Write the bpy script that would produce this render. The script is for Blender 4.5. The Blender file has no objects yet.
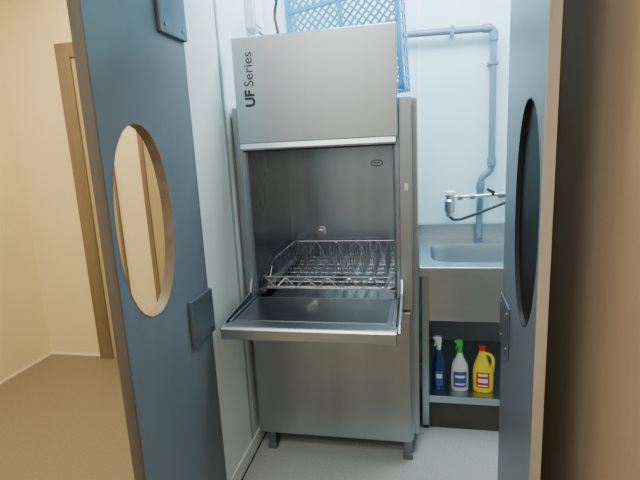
import bpy, bmesh, math, random
from mathutils import Vector, Matrix
random.seed(4)
C = bpy.context.scene.collection
R = math.radians

# ------------------------------------------------------------------ helpers
def srgb(r, g, b):
    f = lambda c: (c/255/12.92) if c/255 <= .04045 else ((c/255+.055)/1.055)**2.4
    return (f(r), f(g), f(b), 1)

def bx(bm, x0, x1, y0, y1, z0, z1):
    v = [bm.verts.new(p) for p in ((x0,y0,z0),(x1,y0,z0),(x1,y1,z0),(x0,y1,z0),(x0,y0,z1),(x1,y0,z1),(x1,y1,z1),(x0,y1,z1))]
    for f in ((0,3,2,1),(4,5,6,7),(0,1,5,4),(1,2,6,5),(2,3,7,6),(3,0,4,7)):
        bm.faces.new([v[i] for i in f])

def tube(bm, pts, r, n=8, closed=False, cap=True):
    pts = [Vector(p) for p in pts]; m = len(pts); rings = []; prev = None
    for i, p in enumerate(pts):
        if closed: t = (pts[(i+1) % m]-pts[i-1])
        else: t = pts[min(i+1, m-1)]-pts[max(i-1, 0)]
        t.normalize()
        if prev is None:
            u = t.orthogonal().normalized()
        else:
            u = (prev - t*prev.dot(t)).normalized()
        prev = u; w = t.cross(u)
        rr = r[i] if isinstance(r, (list, tuple)) else r
        rings.append([bm.verts.new(p + (u*math.cos(2*math.pi*k/n)+w*math.sin(2*math.pi*k/n))*rr) for k in range(n)])
    for i in range(m if closed else m-1):
        a, b = rings[i], rings[(i+1) % m]
        for k in range(n):
            bm.faces.new((a[k], a[(k+1) % n], b[(k+1) % n], b[k]))
    if cap and not closed:
        bm.faces.new(rings[0][::-1]); bm.faces.new(rings[-1])

def fillet(pts, rad, n=6):
    pts = [Vector(p) for p in pts]; out = [pts[0]]
    for i in range(1, len(pts)-1):
        p = pts[i]; a = (pts[i-1]-p); b = (pts[i+1]-p)
        r = min(rad, a.length*.49, b.length*.49)
        a = p + a.normalized()*r; b = p + b.normalized()*r
        for k in range(n+1):
            t = k/n; out.append(a*(1-t)**2 + p*2*t*(1-t) + b*t*t)
    out.append(pts[-1]); return out

def prism(bm, poly, mp, w0, w1):
    a = [bm.verts.new(mp(u, v, w0)) for u, v in poly]; b = [bm.verts.new(mp(u, v, w1)) for u, v in poly]
    n = len(poly)
    bm.faces.new(a[::-1]); bm.faces.new(b)
    for i in range(n): bm.faces.new((a[i], a[(i+1) % n], b[(i+1) % n], b[i]))

def lathe(bm, prof, n=32, sx=1, sy=1, c=(0,0,0), a0=0, a1=2*math.pi, cap=True):
    full = abs(a1-a0-2*math.pi) < 1e-6; m = n if full else n+1; rings = []
    for z, r in prof:
        rings.append([bm.verts.new((c[0]+math.cos(a0+(a1-a0)*k/n)*r*sx, c[1]+math.sin(a0+(a1-a0)*k/n)*r*sy, c[2]+z)) for k in range(m)])
    for a, b in zip(rings, rings[1:]):
        for k in range(m if full else m-1):
            bm.faces.new((a[k], a[(k+1) % m], b[(k+1) % m], b[k]))
    if cap and full:
        bm.faces.new(rings[0][::-1]); bm.faces.new(rings[-1])

def supr(t, a, b, n):
    return (abs(math.cos(t)/a)**n + abs(math.sin(t)/b)**n)**(-1/n)

def holed(bm, u0, u1, v0, v1, cu, cv, a, b, n, mp, w0, w1, seg=64):
    ang = sorted([2*math.pi*k/seg for k in range(seg)] + [math.atan2(v-cv, u-cu) % (2*math.pi) for u in (u0, u1) for v in (v0, v1)])
    L = {0: [], 1: []}
    for t in ang:
        c, s = math.cos(t), math.sin(t); r = supr(t, a, b, n)
        cand = []
        if c > 1e-9: cand.append((u1-cu)/c)
        if c < -1e-9: cand.append((u0-cu)/c)
        if s > 1e-9: cand.append((v1-cv)/s)
        if s < -1e-9: cand.append((v0-cv)/s)
        R_ = min(cand)
        for i, w in enumerate((w0, w1)):
            L[i].append((bm.verts.new(mp(cu+c*r, cv+s*r, w)), bm.verts.new(mp(cu+c*R_, cv+s*R_, w))))
    m = len(ang)
    for k in range(m):
        j = (k+1) % m
        for i in (0, 1):
            bm.faces.new((L[i][k][0], L[i][k][1], L[i][j][1], L[i][j][0]))
        bm.faces.new((L[0][k][0], L[0][j][0], L[1][j][0], L[1][k][0]))
        bm.faces.new((L[0][k][1], L[0][j][1], L[1][j][1], L[1][k][1]))

WL = {}
def obj(name, bm, mat, parent=None, bevel=0, smooth=False, local=False, seg=2):
    bmesh.ops.recalc_face_normals(bm, faces=bm.faces[:])
    me = bpy.data.meshes.new(name); bm.to_mesh(me); bm.free()
    me.materials.append(mat)
    o = bpy.data.objects.new(name, me); C.objects.link(o)
    if smooth:
        for p in me.polygons: p.use_smooth = True
        me.set_sharp_from_angle(angle=R(38))
    if bevel:
        m = o.modifiers.new('bevel', 'BEVEL'); m.width = bevel; m.segments = seg; m.limit_method = 'ANGLE'; m.angle_limit = R(40)
    if parent is not None:
        o.parent = parent
        if not local:
            base = WL.get(parent, Vector((0,0,0)))
            o.location = -base
        WL[o] = Vector((0,0,0))
    return o

def thing(name, label, cat, loc, group=None, rot=(0,0,0)):
    o = bpy.data.objects.new(name, None); C.objects.link(o); o.empty_display_size = .05
    o.location = loc; o.rotation_euler = rot; WL[o] = Vector(loc)
    o['label'] = label; o['category'] = cat
    if group: o['group'] = group
    return o

def struct(name, bm, mat, parent=None, **k):
    o = obj(name, bm, mat, parent, **k)
    if parent is None: o['kind'] = 'structure'
    return o

def box_obj(name, dims, mat, parent=None, bevel=0, **k):
    bm = bmesh.new(); bx(bm, *dims); return obj(name, bm, mat, parent, bevel, **k)

# ------------------------------------------------------------------ materials
def mat(name, col, rough=.5, metal=0, var=0, scale=(4,4,4), col2=None, bump=0, bscale=None, det=4, coat=0, rvar=0, spec=None):
    m = bpy.data.materials.new(name); m.use_nodes = True; nt = m.node_tree; N = nt.nodes; Lk = nt.links
    b = N['Principled BSDF']; b.inputs['Roughness'].default_value = rough; b.inputs['Metallic'].default_value = metal
    b.inputs['Coat Weight'].default_value = coat
    if spec is not None: b.inputs['Specular IOR Level'].default_value = spec
    tc = N.new('ShaderNodeTexCoord'); mp = N.new('ShaderNodeMapping'); mp.inputs['Scale'].default_value = scale
    Lk.new(tc.outputs['Object'], mp.inputs['Vector'])
    nz = N.new('ShaderNodeTexNoise'); nz.inputs['Scale'].default_value = 1; nz.inputs['Detail'].default_value = det
    Lk.new(mp.outputs['Vector'], nz.inputs['Vector'])
    cr = N.new('ShaderNodeValToRGB')
    c2 = col2 or tuple(max(0, c*(1-var)) for c in col[:3])+(1,)
    cr.color_ramp.elements[0].color = c2; cr.color_ramp.elements[1].color = col
    cr.color_ramp.elements[0].position = .35; cr.color_ramp.elements[1].position = .62
    Lk.new(nz.outputs['Fac'], cr.inputs['Fac']); Lk.new(cr.outputs['Color'], b.inputs['Base Color'])
    if rvar:
        mr = N.new('ShaderNodeMapRange'); mr.inputs['To Min'].default_value = rough-rvar; mr.inputs['To Max'].default_value = rough+rvar
        Lk.new(nz.outputs['Fac'], mr.inputs['Value']); Lk.new(mr.outputs['Result'], b.inputs['Roughness'])
    if bump:
        nb = nz
        if bscale:
            mp2 = N.new('ShaderNodeMapping'); mp2.inputs['Scale'].default_value = bscale
            Lk.new(tc.outputs['Object'], mp2.inputs['Vector'])
            nb = N.new('ShaderNodeTexNoise'); nb.inputs['Scale'].default_value = 1; nb.inputs['Detail'].default_value = 3
            Lk.new(mp2.outputs['Vector'], nb.inputs['Vector'])
        bp = N.new('ShaderNodeBump'); bp.inputs['Strength'].default_value = bump; bp.inputs['Distance'].default_value = .01
        Lk.new(nb.outputs['Fac'], bp.inputs['Height']); Lk.new(bp.outputs['Normal'], b.inputs['Normal'])
    return m

STEEL = mat('brushed_steel', srgb(172,181,186), .36, 1, .13, (6,6,.4), bump=.03, bscale=(160,160,3), rvar=.06)
STEEL_H = mat('brushed_steel_flat', srgb(182,192,198), .33, 1, .1, (.8,9,9), bump=.03, bscale=(3,160,160), rvar=.06)
STEEL_IN = mat('chamber_steel', srgb(162,177,190), .26, 1, .24, (4,4,.5), bump=.02, bscale=(90,90,3), rvar=.06)
STEEL_D = mat('dull_steel', srgb(130,138,144), .45, 1, .2, (8,8,8))
GLOSS = mat('satin_steel', srgb(150,160,167), .30, 1, .1, (5,5,5))
WIRE = mat('wire_steel', srgb(210,211,207), .28, 1, .1, (20,20,20))
PRONG = mat('prong_steel', srgb(176,178,176), .4, 1, .1, (20,20,20))
CHROME = mat('chrome', srgb(190,194,198), .2, 1, .05, (10,10,10))
BLACK = mat('black_rubber', srgb(28,29,31), .5, 0, .3, (30,30,30))
SHADEB = mat('shade_black', srgb(22,22,24), .45, 0, .2, (3,3,3), spec=.12)  # near-black colour holds the shade seen through the right oval
CREAM = mat('cream_paint', srgb(238,219,168), .6, 0, .08, (1.8,1.8,1.2), bump=.08, bscale=(60,60,60))
BACKC = mat('pale_paint', srgb(190,196,198), .6, 0, .05, (1.2,1.2,1.2))
BROWN = mat('brown_panel', srgb(178,156,128), .6, 0, .10, (2,2,.8), bump=.1, bscale=(50,50,20))
FRAME = mat('brown_woodwork', srgb(124,108,84), .5, 0, .22, (14,14,1.2))
TAN = mat('tan_door', srgb(178,156,118), .5, 0, .12, (10,10,1))
LIP = mat('brown_lipping', srgb(92,86,78), .5, 0, .25, (20,20,1.5))
LIP2 = mat('tan_lipping', srgb(174,160,140), .5, 0, .2, (20,20,1.5))
LINER = mat('brown_liner', srgb(120,108,92), .5, 0, .2, (20,20,20))
DOORB = mat('slate_laminate', srgb(102,114,125), .38, 0, .14, (3,3,1.2), bump=.03, bscale=(40,40,40))
PLATE = mat('slate_metal', srgb(88,98,108), .4, .3, .12, (8,8,8))
WHITE = mat('white_wall_panel', srgb(228,240,240), .35, 0, .10, (2.5,2.5,.7), bump=.03, bscale=(12,12,12))
BWALL = mat('pale_blue_wall', srgb(194,230,240), .4, 0, .06, (1.5,1.5,.8), bump=.03, bscale=(12,12,12))
WPLAS = mat('white_plastic', srgb(226,230,228), .4, 0, .06, (10,10,10))
FLOORK = mat('speckled_grey_vinyl', srgb(170,176,172), .45, 0, .24, (130,130,130), det=2)
FLOORC = mat('brown_vinyl', srgb(134,120,102), .5, 0, .12, (55,55,55), det=5)
CEIL = mat('ceiling_white', srgb(225,224,218), .8, 0, .03)
PIPE = mat('blue_grey_pipe', srgb(100,120,142), .4, 0, .08, (8,8,8))
BLUEP = mat('blue_rack_plastic', srgb(74,172,222), .4, 0, .12, (10,10,10))
BLUEB = mat('blue_bottle', srgb(20,48,112), .25, 0, .2, (15,15,15), coat=.3)
NAVY = mat('navy_label', srgb(70,74,150), .4, 0, .1, (60,60,60))
WHB = mat('white_bottle', srgb(204,212,218), .35, 0, .06, (15,15,15))
GREENP = mat('green_plastic', srgb(60,170,60), .35, 0, .1, (15,15,15))
YEL = mat('yellow_plastic', srgb(238,212,40), .35, 0, .08, (15,15,15))
RED = mat('red_plastic', srgb(190,38,34), .35, 0, .1, (15,15,15))
LABW = mat('label_white', srgb(230,226,220), .5, 0, .05, (40,40,40))
INK = mat('lettering_dark', srgb(34,34,36), .5, 0, .05)
MARK = mat('faint_mark', srgb(84,86,88), .5, .5, .05)
SEAM = mat('seam_grey', srgb(150,160,162), .6, 0, .1)
DARKP = mat('dark_grey_brown', srgb(66,62,58), .6, 0, .2, (6,6,6))
SHADE = mat('shade_grey', srgb(150,150,148), .5, 0, .2, (4,4,2))  # wall shade under the sink, put into the colour

# ------------------------------------------------------------------ camera (eye 1.58 m)
H = 1.58
cam = bpy.data.objects.new('camera', bpy.data.cameras.new('camera')); C.objects.link(cam)
cam.data.sensor_width = 36; cam.data.lens = 472.9*36/640; cam.data.clip_start = .02
cam.matrix_world = Matrix.Translation((0,0,H)) @ Matrix.Rotation(R(11.85),4,'Z') @ Matrix.Rotation(R(90-11.29),4,'X') @ Matrix.Rotation(R(-2.85),4,'Z')
bpy.context.scene.camera = cam

# ------------------------------------------------------------------ setting
XW, YO, YB = -.857, 1.765, 3.25
XR = .306
ZC = 3.0
def S(name, d, m, **k):
    bm = bmesh.new(); bx(bm, *d); return struct(name, bm, m, **k)
S('floor', (XW-.093, .95, YO+.04, YB+.1, -.1, 0), FLOORK)
S('floor.001', (-3.07, .55, -1.7, YO+.04, -.1, 0), FLOORC)
S('floor.002', (-3.07, XW-.093, YO+.04, 3.235, -.1, 0), FLOORC)
S('ceiling', (-3.07, .95, -1.7, YB+.1, ZC, ZC+.1), CEIL)
wl = S('wall_left', (XW-.093, XW, YO, YB, 0, ZC), WHITE)
S('wall_back', (XW-.093, .95, YB, YB+.1, 0, ZC), BWALL)
S('wall_right', (.85, .95, YO+.1, YB, 0, ZC), WHITE)
S('wall_left.001', (-3.07, -2.97, -1.7, 3.235, 0, ZC), CREAM)
S('wall_back.001', (-2.97, XW-.093, 3.135, 3.235, 0, ZC), CREAM)
S('wall_right.001', (.45, .55, -1.7, YO, 0, ZC), BROWN)
S('wall_front', (-2.97, .45, -1.7, -1.6, 0, ZC), BACKC)
S('wall_right.002', (XR+.045, .95, YO, YO+.1, 0, ZC), BROWN)
S('wall_front.001', (XW, XR+.045, YO, YO+.1, 2.27, ZC), WHITE)
S('trim_1', (XW, XW+.004, 2.085, 2.105, .1, ZC), SEAM)
S('trim_2', (.012, .034, YB-.004, YB, .9, ZC), WHITE)
S('baseboard_left', (XW, XW+.008, YO+.01, YB, 0, .085), WPLAS, bevel=.003)
S('baseboard_left.001', (XW+.008, XW+.013, YO+.01, YB, 0, .006), BLACK)
S('baseboard_back', (XW+.01, .85, YB-.008, YB, 0, .085), WPLAS)
S('baseboard_left.002', (-2.97, -2.962, -1.6, 3.135, 0, .012), LABW)
S('baseboard_back.001', (-2.962, -2.49, 3.127, 3.135, 0, .012), LABW)

bm = bmesh.new()
for a, b in ((-2.49,-2.38), (-1.60,-1.50)): bx(bm, a, b, 3.095, 3.135, 0, 2.37)
bx(bm, -2.38, -1.60, 3.095, 3.135, 2.27, 2.37)
struct('trim_3', bm, FRAME, bevel=.004)
bm = bmesh.new(); bx(bm, -2.38, -2.16, 3.11, 3.134, 0.005, 2.27); bx(bm, -1.93, -1.60, 3.11, 3.134, .005, 2.27)
bx(bm, -2.16, -1.93, 3.11, 3.134, .005, .25); bx(bm, -2.16, -1.93, 3.11, 3.134, 2.1, 2.27)
d3 = struct('door_3', bm, TAN, bevel=.002)
box_obj('inset_panel', (-2.16,-1.93,3.122,3.134,.25,2.1), CREAM, d3)
box_obj('bead', (-2.17,-2.155,3.10,3.122,.24,2.11), FRAME, d3)
box_obj('bead', (-1.935,-1.90,3.10,3.122,.24,2.11), FRAME, d3)

def swing(name, xf, th, k, lip, liner, pt, zs):
    """leaf hinged at y = YO; k is how far it leans off square; th signed thickness away from the opening"""
    X = lambda w, u: w + (u-YO)*k
    mp = lambda u, v, w: (X(w,u), u, v)
    xb = xf+th; s = 1 if th > 0 else -1
    bm = bmesh.new()
    holed(bm, 1.19, YO-.003, .008, 2.25, 1.372, 1.362, .166, .315, 2.15, mp, xf, xb)
    d = struct(name, bm, DOORB)
    bm = bmesh.new(); prism(bm, [(1.182,.008),(1.19,.008),(1.19,2.25),(1.182,2.25)], mp, xf, xb)
    obj('edge_lipping', bm, lip, d)
    bm = bmesh.new(); m = 72; rings = []
    for w, q in ((xf-s*.001,.166),(xf-s*.001,.163),(xb+s*.001,.163),(xb+s*.001,.166)):
        ring = []
        for i in range(m):
            t = 2*math.pi*i/m; r = supr(t, q, .315-(.166-q), 2.15)
            ring.append(bm.verts.new(mp(1.372+math.cos(t)*r, 1.362+math.sin(t)*r, w)))
        rings.append(ring)
    for a, b in zip(rings, rings[1:]+rings[:1]):
        for i in range(m): bm.faces.new((a[i], a[(i+1)%m], b[(i+1)%m], b[i]))
    obj('oval_liner', bm, liner, d, smooth=True)
    if s > 0:
        bm = bmesh.new()
        prism(bm, [(1.372+math.cos(2*math.pi*i/m)*supr(2*math.pi*i/m,.1635,.3125,2.15), 1.362+math.sin(2*math.pi*i/m)*supr(2*math.pi*i/m,.1635,.3125,2.15)) for i in range(m)], mp, xf+.012, xf+.018)
        obj('shade_pane', bm, SHADEB, d)  # added dark sheet, paints the shade behind the oval
    for z0, z1 in zs:
        bm = bmesh.new(); prism(bm, [(1.575,z0),(YO+.002,z0),(YO+.002,z1),(1.575,z1)], mp, xf, xf-s*pt)
        p = obj('hinge_plate', bm, PLATE, d, bevel=min(.004, pt*.4))
        for yy in (1.605, 1.735):
            for zz in (z0+.03, z1-.03):
                bm = bmesh.new(); tube(bm, [mp(yy,zz,xf-s*(pt-.001)), mp(yy,zz,xf-s*(pt+.003))], .007, 12)
                obj('screw', bm, STEEL_D, p)
    return d
swing('door_1', XW, -.036, 0, LIP, LINER, .016, ((.835,1.02), (1.985,2.17)))
swing('door_2', XR, .026, .034, LIP2, BLACK, .007, ((.835,1.02),))

# ------------------------------------------------------------------ dishwasher
F = 2.158
X0, X1 = -.845, -.021
dw = thing('commercial_dishwasher', 'tall stainless steel commercial dishwasher standing open with raised hood and lowered flap', 'dishwasher', (-.433, 2.5, 0))
bm = bmesh.new()
bx(bm, X0+.003, X1-.003, F+.02, 2.97, .10, .80)
obj('cabinet', bm, STEEL, dw, .003)
bm = bmesh.new(); bx(bm, X0+.02, X1-.012, F-.012, F+.019, .105, .79)
fp = obj('front_panel', bm, STEEL, dw, .006)
for a, b in ((X0, -.803), (-.077, X1)):
    box_obj('side_column', (a, b, F, F+.05, .80, 1.77), STEEL, dw, .004)
bm = bmesh.new(); bx(bm, X0, X0+.01, F+.05, 2.97, .80, 1.77); obj('side_panel', bm, STEEL, dw)
bm = bmesh.new(); bx(bm, X1-.01, .004, F+.08, 2.97, .10, 1.77); obj('side_panel', bm, STEEL, dw, .002)
box_obj('top_panel', (X0+.01, X1-.01, F+.03, 2.97, 1.745, 1.77), STEEL, dw, .003)
bm = bmesh.new()
bx(bm, -.803, -.795, F+.05, 2.93, .80, 1.74); bx(bm, -.085, -.077, F+.05, 2.93, .80, 1.74)
bx(bm, -.795, -.085, 2.90, 2.93, .80, 1.74); bx(bm, -.795, -.085, F+.05, 2.90, .80, .83)
bx(bm, -.795, -.085, F+.05, 2.90, 1.72, 1.74)
bx(bm, -.803, -.785, F, F+.05, .80, 1.74); bx(bm, -.095, -.077, F, F+.05, .80, 1.74)
ch = obj('wash_chamber', bm, STEEL_IN, dw)
box_obj('rack_rail', (-.795,-.765,F+.06,2.89,.855,.875), STEEL_H, ch, .002)
box_obj('rack_rail', (-.115,-.085,F+.06,2.89,.855,.875), STEEL_H, ch, .002)
bm = bmesh.new()
tube(bm, [(-.60, 2.9, 1.04), (-.60, 2.882, 1.04), (-.60, 2.881, 1.04), (-.60, 2.86, 1.04)], [.040,.040,.022,.022], 24)
obj('pipe_union', bm, CHROME, ch)
bm = bmesh.new()
t = [( -.235+.035*math.cos(2*math.pi*k/28), 2.899, 1.46+.017*math.sin(2*math.pi*k/28)) for k in range(28)]
tube(bm, t, .0022, 5, closed=True); tube(bm, [(-.255,2.898,1.458),(-.245,2.898,1.466),(-.235,2.898,1.455),(-.225,2.898,1.466),(-.215,2.898,1.456)], .002, 5)
obj('emblem', bm, MARK, ch)
bm = bmesh.new()
tube(bm, [(-.43,2.52,.83),(-.43,2.52,.862)], .03, 20); bx(bm, -.70, -.16, 2.50, 2.54, .845, .862)
obj('wash_arm', bm, STEEL_D, ch, .004)
for x in (-.783, -.099):
    bm = bmesh.new(); tube(bm, [(x, F-.004, .875), (x, F-.004, 1.6)], .005, 10); obj('guide_rod', bm, STEEL_D, dw, smooth=True)
bm = bmesh.new()
prism(bm, [(F-.045,1.605),(F-.045,2.058),(F-.040,2.066),(F-.006,2.066),(F-.006,1.60),(F-.04,1.60)], lambda u,v,w:(w,u,v), -.803, -.079)
hood = obj('hood', bm, STEEL, dw, .003)
bm = bmesh.new()
prism(bm, [(F-.052,1.572),(F-.057,1.580),(F-.052,1.603),(F-.010,1.603),(F-.010,1.572)], lambda u,v,w:(w,u,v), -.795, -.087)
obj('hood_lip', bm, STEEL_H, hood, .002)
box_obj('hood_seal', (-.79,-.092,F-.03,F-.008,1.565,1.572), BLACK, hood)
def text(s, x, y, z, size, off, parent, name='lettering'):
    cu = bpy.data.curves.new('t', 'FONT'); cu.body = s; cu.size = size; cu.extrude = .0006; cu.offset = off
    o = bpy.data.objects.new('t', cu); C.objects.link(o)
    bpy.context.view_layer.update()
    me = bpy.data.meshes.new_from_object(o.evaluated_get(bpy.context.evaluated_depsgraph_get()))
    w = max(v.co.x for v in me.vertices)
    M = Matrix(((0,-1,0,x),(0,0,-1,y),(1,0,0,z),(0,0,0,1)))
    me.transform(M); bpy.data.objects.remove(o)
    me.materials.clear(); me.materials.append(INK)
    n = bpy.data.objects.new(name, me); C.objects.link(n); n.parent = parent; WL[n] = Vector((0,0,0))
    return w
w = text('UF', -.712, F-.0457, 1.765, .062, .0026, hood)
text('Series', -.712, F-.0457, 1.765+w+.014, .062, .0003, hood)
# lowered flap
bm = bmesh.new()
bx(bm, -.800, -.087, 1.775, 2.150, .806, .856)
flap = obj('loading_flap', bm, STEEL_H, dw, .003)
bm = bmesh.new()
prism(bm, [(1.79,.804),(1.742,.802),(1.735,.808),(1.733,.850),(1.740,.860),(1.752,.862),(1.79,.860)], lambda u,v,w:(w,u,v), -.807, -.080)
obj('flap_handle', bm, STEEL_H, flap, .003)
bm = bmesh.new(); bx(bm, -.765, -.122, 1.825, 2.125, .856, .8585)
obj('inner_plate', bm, GLOSS, flap, .001)
for x in (-.787, -.100):
    box_obj('drip_rail', (x-.004, x+.004, 1.80, 2.145, .856, .867), STEEL_H, flap, .003)
for x in (-.812, -.072):
    bm = bmesh.new()
    prism(bm, [(2.18,.80),(2.20,.93),(2.16,.95),(2.13,.885),(1.86,.868),(1.80,.860),(1.78,.835),(1.80,.815),(2.12,.815)], lambda u,v,w:(w,u,v), x-.0045, x+.0045)
    obj('hinge_arm', bm, STEEL_H, dw, .001)
for x in (-.79, -.075):
    for y in (F+.005, 2.9):
        bm = bmesh.new(); bx(bm, x, x+.042, y, y+.042, .0, .10); bx(bm, x-.003, x+.045, y-.003, y+.045, 0, .03)
        obj('foot', bm, STEEL_D, dw, .003)
box_obj('key_plate', (-.055,-.038,F-.003,F,1.365,1.395), LABW, dw, .001)

# wire rack in the chamber
rk = thing('wire_dish_rack', 'empty stainless wire dish rack with zigzag front sitting in the open dishwasher', 'dish rack', (-.43, 2.5, .875))
RX0, RX1, RY0, RY1, RZ0, RZ1 = -.764, -.104, 2.20, 2.86, .882, .990
ZF = .945
def loop(zf, r, ins=0):
    a, b, c, d = RX0+ins, RX1-ins, RY0+ins, RY1-ins
    p = []
    for cx, cy, s in ((b-.03,d-.03,0),(a+.03,d-.03,90)):
        for k in range(5):
            t = R(s+k*22.5); p.append((cx+.03*math.cos(t), cy+.03*math.sin(t)))
    p += [(a, c+.26), (a, c+.20), (a, c+.14), (a, c+.08)]
    for cx, cy, s in ((a+.03,c+.03,180),(b-.03,c+.03,270)):
        for k in range(5):
            t = R(s+k*22.5); p.append((cx+.03*math.cos(t), cy+.03*math.sin(t)))
    p += [(b, c+.08), (b, c+.14), (b, c+.20), (b, c+.26)]
    bm_ = bmesh.new(); tube(bm_, [(x, y, zf(y)) for x, y in p], r, 8, closed=True); return bm_
def top(y):
    t = max(0, min(1, (y-(RY0+.08))/.12)); t = t*t*(3-2*t); return ZF+(RZ1-ZF)*t
obj('rim', loop(top, .0034), WIRE, rk, smooth=True)
obj('lower_rim', loop(lambda y: RZ0+.004, .0055, .004), WIRE, rk, smooth=True)
bm = bmesh.new()
for k in range(13):
    x = RX0+.02+(RX1-RX0-.04)*k/12; tube(bm, [(x,RY0+.01,RZ0+.004),(x,RY1-.01,RZ0+.004)], .0018, 5)
for k in range(8):
    y = RY0+.02+(RY1-RY0-.04)*k/7; tube(bm, [(RX0+.01,y,RZ0+.007),(RX1-.01,y,RZ0+.007)], .0018, 5)
obj('base_grid', bm, PRONG, rk, smooth=True)
def zig(p0, p1, n, nm, r=.0034, zt=None):
    bm = bmesh.new(); P = []
    p0 = Vector(p0); p1 = Vector(p1)
    for k in range(n+1):
        q = p0.lerp(p1, k/n); P.append((q.x, q.y, RZ0+.004 if k % 2 else (zt or top(q.y))))
    tube(bm, fillet(P, .02, 4), r, 6); obj(nm, bm, WIRE, rk, smooth=True)
zig((RX0+.01,RY0,0),(RX1-.01,RY0,0),12,'zigzag_side', .003)
zig((RX0+.01,RY1,0),(RX1-.01,RY1,0),10,'zigzag_side', .0022)
zig((RX0,RY0+.01,0),(RX0,RY1-.01,0),8,'zigzag_side', .0026)
zig((RX1,RY0+.01,0),(RX1,RY1-.01,0),8,'zigzag_side', .0022)
for j in range(10):                       # rows of looping plate prongs
    x = RX0+.05+j*(RX1-RX0-.10)/9
    bm = bmesh.new(); n = 7; P = [(x, RY0+.01, RZ0+.012)]
    for k in range(n):
        y = RY0+.04+(RY1-RY0-.08)*k/n
        zt = top(y)-.004
        P += [(x,y,RZ0+.012),(x-.012,y+.026,zt),(x-.012,y+.046,zt),(x,y+.050,RZ0+.012)]
    P.append((x, RY1-.01, RZ0+.012))
    tube(bm, fillet(P, .008, 3), .002, 5)
    obj('plate_divider', bm, PRONG, rk, smooth=True)

# ------------------------------------------------------------------ blue rack on top
br = thing('plastic_dish_rack', 'light blue plastic lattice dish rack stood on edge on top of the dishwasher', 'dish rack', (-.330, 2.34, 1.795), rot=(R(-4), R(-4), R(-14)))
W, HH, DD = .58, .60, .10
def seg_clip(c, s):
    pts = []
    for x in (-W/2+.01, W/2-.01):
        z = (x-c)/s
        if 0.01 <= z <= HH-.01: pts.append((x, z))
    for z in (.01, HH-.01):
        x = c+s*z
        if -W/2+.01 < x < W/2-.01: pts.append((x, z))
    return pts[:2] if len(pts) >= 2 else None
bm = bmesh.new()
for s in (1, -1):
    for k in range(-18, 36):
        q = seg_clip(-W/2 + k*.040, s)
        if q: tube(bm, [(q[0][0], .004+.002*s, q[0][1]), (q[1][0], .004+.002*s, q[1][1])], .0056, 4)
obj('lattice_base', bm, BLUEP, br, local=True)
bm = bmesh.new()
for (a,b,c,d) in ((-W/2,W/2,0,.024),(-W/2,W/2,HH-.024,HH),(-W/2,-W/2+.024,0,HH),(W/2-.024,W/2,0,HH),(-W/2+.012,W/2-.012,HH/2-.010,HH/2+.010),(-W/2+.012,W/2-.012,HH*.76-.010,HH*.76+.010),(-.010,.010,.012,HH-.012)):
    bx(bm, a, b, -.004, .012, c, d)
obj('base_frame', bm, BLUEP, br, .002, local=True)
bm = bmesh.new()
for y in (.045, .086):
    bx(bm,-W/2,W/2,y,y+.014,0,.006); bx(bm,-W/2,W/2,y,y+.014,HH-.006,HH); bx(bm,-W/2,-W/2+.006,y,y+.014,0,HH); bx(bm,W/2-.006,W/2,y,y+.014,0,HH)
for k in range(13):
    z = .01+k*(HH-.026)/12; bx(bm,-W/2,-W/2+.006,.012,.088,z,z+.010); bx(bm,W/2-.006,W/2,.012,.088,z,z+.010)
    x = -W/2+.01+k*(W-.026)/12; bx(bm,x,x+.010,.012,.088,0,.006); bx(bm,x,x+.010,.012,.088,HH-.006,HH)
obj('side_wall', bm, BLUEP, br, local=True)

# ------------------------------------------------------------------ sink
SX0, SX1, SY0, SZ = .008, .72, 2.43, .93
sk = thing('sink_unit', 'stainless steel catering sink on legs with lower shelf, right of the dishwasher', 'sink', (.36, 2.85, 0))
BCX, BCY, BA, BB = .40, 2.79, .325, .225
mpz = lambda u,v,w: (u,v,w)
bm = bmesh.new(); holed(bm, SX0, SX1, SY0, YB-.012, BCX, BCY, BA, BB, 6, mpz, SZ-.008, SZ, 96)
ct = obj('worktop', bm, STEEL_H, sk)
bm = bmesh.new()
bx(bm, SX0, SX1, SY0, SY0+.012, SZ-.045, SZ-.008); bx(bm, SX0, SX0+.012, SY0+.012, YB-.012, SZ-.045, SZ-.008); bx(bm, SX1-.012, SX1, SY0+.012, YB-.012, SZ-.045, SZ-.008)
tube(bm, [(SX0, SY0+.004, SZ), (SX1, SY0+.004, SZ)], .005, 10)
tube(bm, [(SX0+.004, SY0, SZ), (SX0+.004, YB-.02, SZ)], .005, 10)
obj('edge', bm, STEEL_H, ct, smooth=True)
bm = bmesh.new(); rings = []
for s, z in ((1.03,SZ+.001),(1.0,SZ-.001),(.975,SZ-.03),(.955,SZ-.2),(.90,SZ-.235),(.75,SZ-.245),(.1,SZ-.25)):
    rings.append([bm.verts.new((BCX+math.cos(t)*(supr(t,BA,BB,6)*s), BCY+math.sin(t)*(supr(t,BA,BB,6)*s), z)) for t in [2*math.pi*k/64 for k in range(64)]])
for a, b in zip(rings, rings[1:]):
    for k in range(64): bm.faces.new((a[k], a[(k+1)%64], b[(k+1)%64], b[k]))
bm.faces.new(rings[-1])
obj('basin', bm, STEEL_H, sk, smooth=True)
bm = bmesh.new(); tube(bm, [(BCX,BCY,SZ-.25),(BCX,BCY,SZ-.244)], .04, 24); obj('drain', bm, CHROME, sk)
bm = bmesh.new(); prism(bm, [(YB-.012,SZ-.008),(YB-.024,SZ),(YB-.024,SZ+.095),(YB-.002,SZ+.1),(YB-.002,SZ-.008)], lambda u,v,w:(w,u,v), SX0, SX1)
obj('upstand', bm, STEEL_H, sk, .002)
bm = bmesh.new(); bx(bm, SX0+.045, SX1-.045, SY0+.02, SY0+.032, .635, SZ-.01)
bx(bm, SX0+.045, SX0+.055, SY0+.032, YB-.03, .635, SZ-.01)
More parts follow.
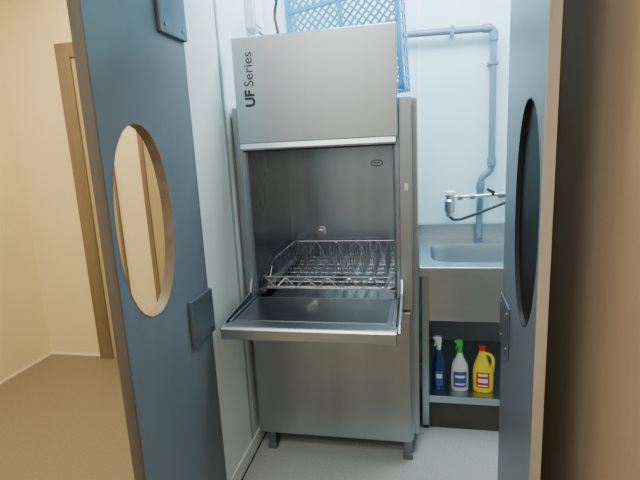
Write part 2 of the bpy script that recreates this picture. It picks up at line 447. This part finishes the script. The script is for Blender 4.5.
obj('apron', bm, STEEL_H, sk, .003)
for x in (SX0+.012, SX1-.052):
    for y in (SY0+.016, YB-.07):
        bm = bmesh.new(); bx(bm, x, x+.038, y, y+.038, .02, SZ-.03); lg = obj('leg', bm, STEEL, sk, .003)
        bm = bmesh.new(); bx(bm, x+.004, x+.034, y+.004, y+.034, 0, .02); obj('foot_cap', bm, BLACK, lg)
SHZ = .20
bm = bmesh.new(); bx(bm, SX0+.05, SX1-.052, SY0+.02, YB-.035, SHZ-.004, SHZ); bx(bm, SX0+.05, SX1-.052, SY0+.018, SY0+.026, SHZ-.04, SHZ)
obj('lower_shelf', bm, STEEL_H, sk, .002)
box_obj('shade_panel', (SX0+.05, SX1-.052, YB-.032, YB-.022, .02, SZ-.05), SHADE, sk)  # added sheet, its grey stands in for the shaded wall
box_obj('dark_panel', (SX0+.05, SX1-.052, SY0+.035, SY0+.045, .0, SHZ-.03), DARKP, sk)  # dark sheet closing the gap below the lower shelf

# ------------------------------------------------------------------ bottles on the shelf
def head(bm, z, dirx=-1, s=1.0):
    poly = [(.012,0),(.013,.026),(.016,.034),(.014,.056),(-.004,.060),(-.026,.056),(-.032,.050),(-.032,.044),(-.018,.038),(-.020,.020),(-.026,.002),(-.022,-.002),(-.014,.014),(-.010,.022),(-.011,0)]
    prism(bm, [(-dirx*u*s, z+v*s) for u, v in poly], lambda u,v,w:(u,w,v), -.010, .010)
def spray(loc, name, label, mb, mh, prof, sx, sy, zt, dx):
    t = thing(name, label, 'bottle', loc)
    bm = bmesh.new(); lathe(bm, prof, 36, sx, sy); obj('body', bm, mb, t, smooth=True, local=True)
    bm = bmesh.new(); lathe(bm, [(zt,.013),(zt+.018,.013),(zt+.02,.011)], 20); head(bm, zt+.018, dx)
    obj('trigger_head', bm, mh, t, .0015, smooth=True, local=True)
    return t
def patch(nm, t, m, z0, z1, r, sy, a0, a1):
    bm = bmesh.new(); lathe(bm, [(z0,r),(z1,r)], 14, 1, sy, a0=R(a0), a1=R(a1), cap=False); obj(nm, bm, m, t, smooth=True, local=True)
P1 = [(0,.030),(.003,.034),(.12,.035),(.155,.034),(.19,.026),(.22,.015),(.24,.0125)]
b1 = spray((.113, 2.535, SHZ), 'spray_bottle', 'blue spray bottle with white trigger, leftmost on the shelf under the sink', BLUEB, WHB, P1, 1, .8, .237, -1)
patch('paper_label', b1, NAVY, .03, .115, .0358, .8, 235, 305); patch('label_print', b1, LABW, .075, .10, .0363, .8, 245, 295)
P2 = [(0,.040),(.004,.046),(.05,.047),(.115,.046),(.15,.042),(.18,.028),(.20,.017),(.225,.014)]
b2 = spray((.226, 2.54, SHZ), 'spray_bottle', 'white spray bottle with bright green trigger on the shelf under the sink', WHB, GREENP, P2, 1, .7, .220, -1)
patch('paper_label', b2, NAVY, .025, .118, .0477, .7, 222, 318)
patch('label_print', b2, LABW, .082, .096, .0484, .7, 238, 302); patch('label_print', b2, LABW, .04, .05, .0484, .7, 238, 302)
jg = thing('bleach_jug', 'yellow plastic jug with red cap and side handle on the shelf under the sink', 'bottle', (.352, 2.545, SHZ))
bm = bmesh.new(); lathe(bm, [(0,.048),(.004,.053),(.06,.055),(.12,.054),(.145,.050)], 36, 1, .72)
lathe(bm, [(.144,.0495),(.18,.038),(.21,.024),(.225,.018),(.242,.016)], 28, .85, .72, c=(-.008,0,0))
obj('body', bm, YEL, jg, smooth=True, local=True)
bm = bmesh.new(); tube(bm, fillet([(.006,0,.216),(.034,0,.212),(.050,0,.19),(.051,0,.145),(.046,0,.105)], .02, 5), .0095, 10); obj('handle', bm, YEL, jg, smooth=True, local=True)
bm = bmesh.new(); lathe(bm, [(.238,.019),(.262,.0185),(.265,.016)], 24, c=(-.008,0,0)); obj('cap', bm, RED, jg, smooth=True, local=True)
patch('paper_label', jg, RED, .03, .120, .0555, .72, 225, 300)
for z0, z1 in ((.098,.112),(.06,.084),(.038,.046)): patch('label_print', jg, LABW, z0, z1, .0562, .72, 236, 290)

# ------------------------------------------------------------------ drain pipe and taps on the back wall
py = YB-.060
dp = thing('waste_pipe', 'blue-grey plastic waste pipe running along the back wall and down to the sink', 'pipe', (.4, py, SZ))
bm = bmesh.new()
tube(bm, fillet([(-.35,py,2.235),(.462,py,2.222),(.466,py,1.375),(.402,py,1.325),(.394,py,SZ+.001)], .032, 8), .021, 16)
obj('pipe_run', bm, PIPE, dp, smooth=True)
for p, q in (((.40,py,2.223),(.452,py,2.222)),((.462,py,2.205),(.463,py,2.15)),((.466,py,1.45),(.466,py,1.40)),((.401,py,1.30),(.400,py,1.25))):
    bm = bmesh.new(); tube(bm, [p, q], .0265, 16); obj('coupling', bm, PIPE, dp, smooth=True)
for p in ((.463,2.02),(.22,2.226)):
    bm = bmesh.new()
    if p[0] > .4: bx(bm, p[0]-.03, p[0]+.03, py-.024, YB-.002, p[1]-.01, p[1]+.01)
    else: bx(bm, p[0]-.01, p[0]+.01, py-.024, YB-.002, p[1]-.03, p[1]+.03)
    obj('pipe_clip', bm, PIPE, dp, .003)
ty = YB-.11
tp = thing('wall_mixer_tap', 'chrome wall mounted tap with thin black hose above the steel sink', 'tap', (.21, YB, 1.08))
bm = bmesh.new(); tube(bm, [(.205,ty,1.09),(.205,ty,1.115),(.205,ty,1.12),(.205,ty,1.19),(.205,ty,1.20),(.205,ty,1.225)], [.022,.022,.034,.034,.026,.026], 18)
tube(bm, [(.205,YB-.002,1.155),(.205,ty,1.155)], .02, 14)
obj('valve_body', bm, CHROME, tp, smooth=True)
bm = bmesh.new(); tube(bm, [(.205,ty,1.222),(.205,ty,1.232),(.205,ty,1.25),(.205,ty,1.256)], [.022,.036,.036,.024], 12); obj('handwheel', bm, WPLAS, tp, smooth=True)
bm = bmesh.new(); tube(bm, [(.205,ty,1.210),(.42,ty,1.218),(.62,ty,1.228)], .014, 12); obj('supply_pipe', bm, CHROME, tp, smooth=True)
for a, b, rr in ((.255,.285,.021),(.33,.36,.021),(.50,.545,.024)):
    bm = bmesh.new(); tube(bm, [(a,ty,1.211+(a-.25)*.04),(b,ty,1.211+(b-.25)*.04)], rr, 6); obj('pipe_nut', bm, STEEL_D, tp)
bm = bmesh.new(); tube(bm, [(.535,YB-.002,1.224),(.535,ty,1.224)], .02, 12); obj('wall_flange', bm, CHROME, tp)
bm = bmesh.new(); tube(bm, [(.47,ty,1.224),(.47,ty-.03,1.24),(.43,ty-.05,1.262)], [.013,.011,.009], 10); obj('lever', bm, BLACK, tp, smooth=True)
bm = bmesh.new(); tube(bm, fillet([(.205,ty,1.095),(.225,ty-.01,1.068),(.27,ty-.02,1.070),(.33,ty-.03,1.092),(.43,ty-.03,1.13),(.62,ty-.03,1.205)], .03, 5), .0095, 10); obj('hose', bm, BLACK, tp, smooth=True)

# ------------------------------------------------------------------ white box and cable by the left wall
jb = thing('wall_junction_box', 'white plastic box with a metal arm high on the left wall above the dishwasher', 'junction box', (XW, 2.55, 2.2))
box_obj('box', (XW, XW+.045, 2.49, 2.63, 2.19, 2.48), WPLAS, jb, .006)
box_obj('cover', (XW+.045, XW+.052, 2.505, 2.615, 2.21, 2.46), WPLAS, jb, .003)
bm = bmesh.new(); tube(bm, fillet([(XW+.03,2.60,2.20),(XW+.06,2.61,2.17),(XW+.12,2.63,2.16),(XW+.18,2.66,2.12)], .03, 4), .009, 8); obj('metal_arm', bm, STEEL_D, jb, smooth=True)
bm = bmesh.new()
tube(bm, [(-.775+.010*math.sin(k*1.3), 2.78+.012*math.cos(k*.9), 1.772+(ZC-.003-1.772)*k/30) for k in range(31)], .009, 8)
cb = obj('power_cable', bm, BLACK, None, smooth=True); cb['label'] = 'loose dark cable hanging from above beside the white box down to the dishwasher top'; cb['category'] = 'cable'

# ------------------------------------------------------------------ lights
def area(name, loc, size, power, col, rot=(0,0,0)):
    l = bpy.data.lights.new(name, 'AREA'); l.shape = 'RECTANGLE'; l.size, l.size_y = size; l.energy = power; l.color = col
    o = bpy.data.objects.new(name, l); C.objects.link(o); o.location = loc; o.rotation_euler = rot
area('kitchen_lamp', (.1, 2.5, 2.97), (1.2, .5), 76, (.74,.92,1.0))
area('corridor_lamp', (-2.0, 1.9, 2.97), (.6, 1.2), 54, (1,.87,.60))
area('entrance_lamp', (-.6, -.2, 2.97), (1.0, .6), 42, (1,.96,.89))
area('rear_fill', (-.9, -1.1, 2.97), (1.4, .5), 38, (1,.97,.92))  # unseen fill light added behind the camera to brighten the brown wall
wd = bpy.data.worlds.new('world'); bpy.context.scene.world = wd; wd.use_nodes = True
wd.node_tree.nodes['Background'].inputs['Color'].default_value = (.6,.7,.8,1); wd.node_tree.nodes['Background'].inputs['Strength'].default_value = .3
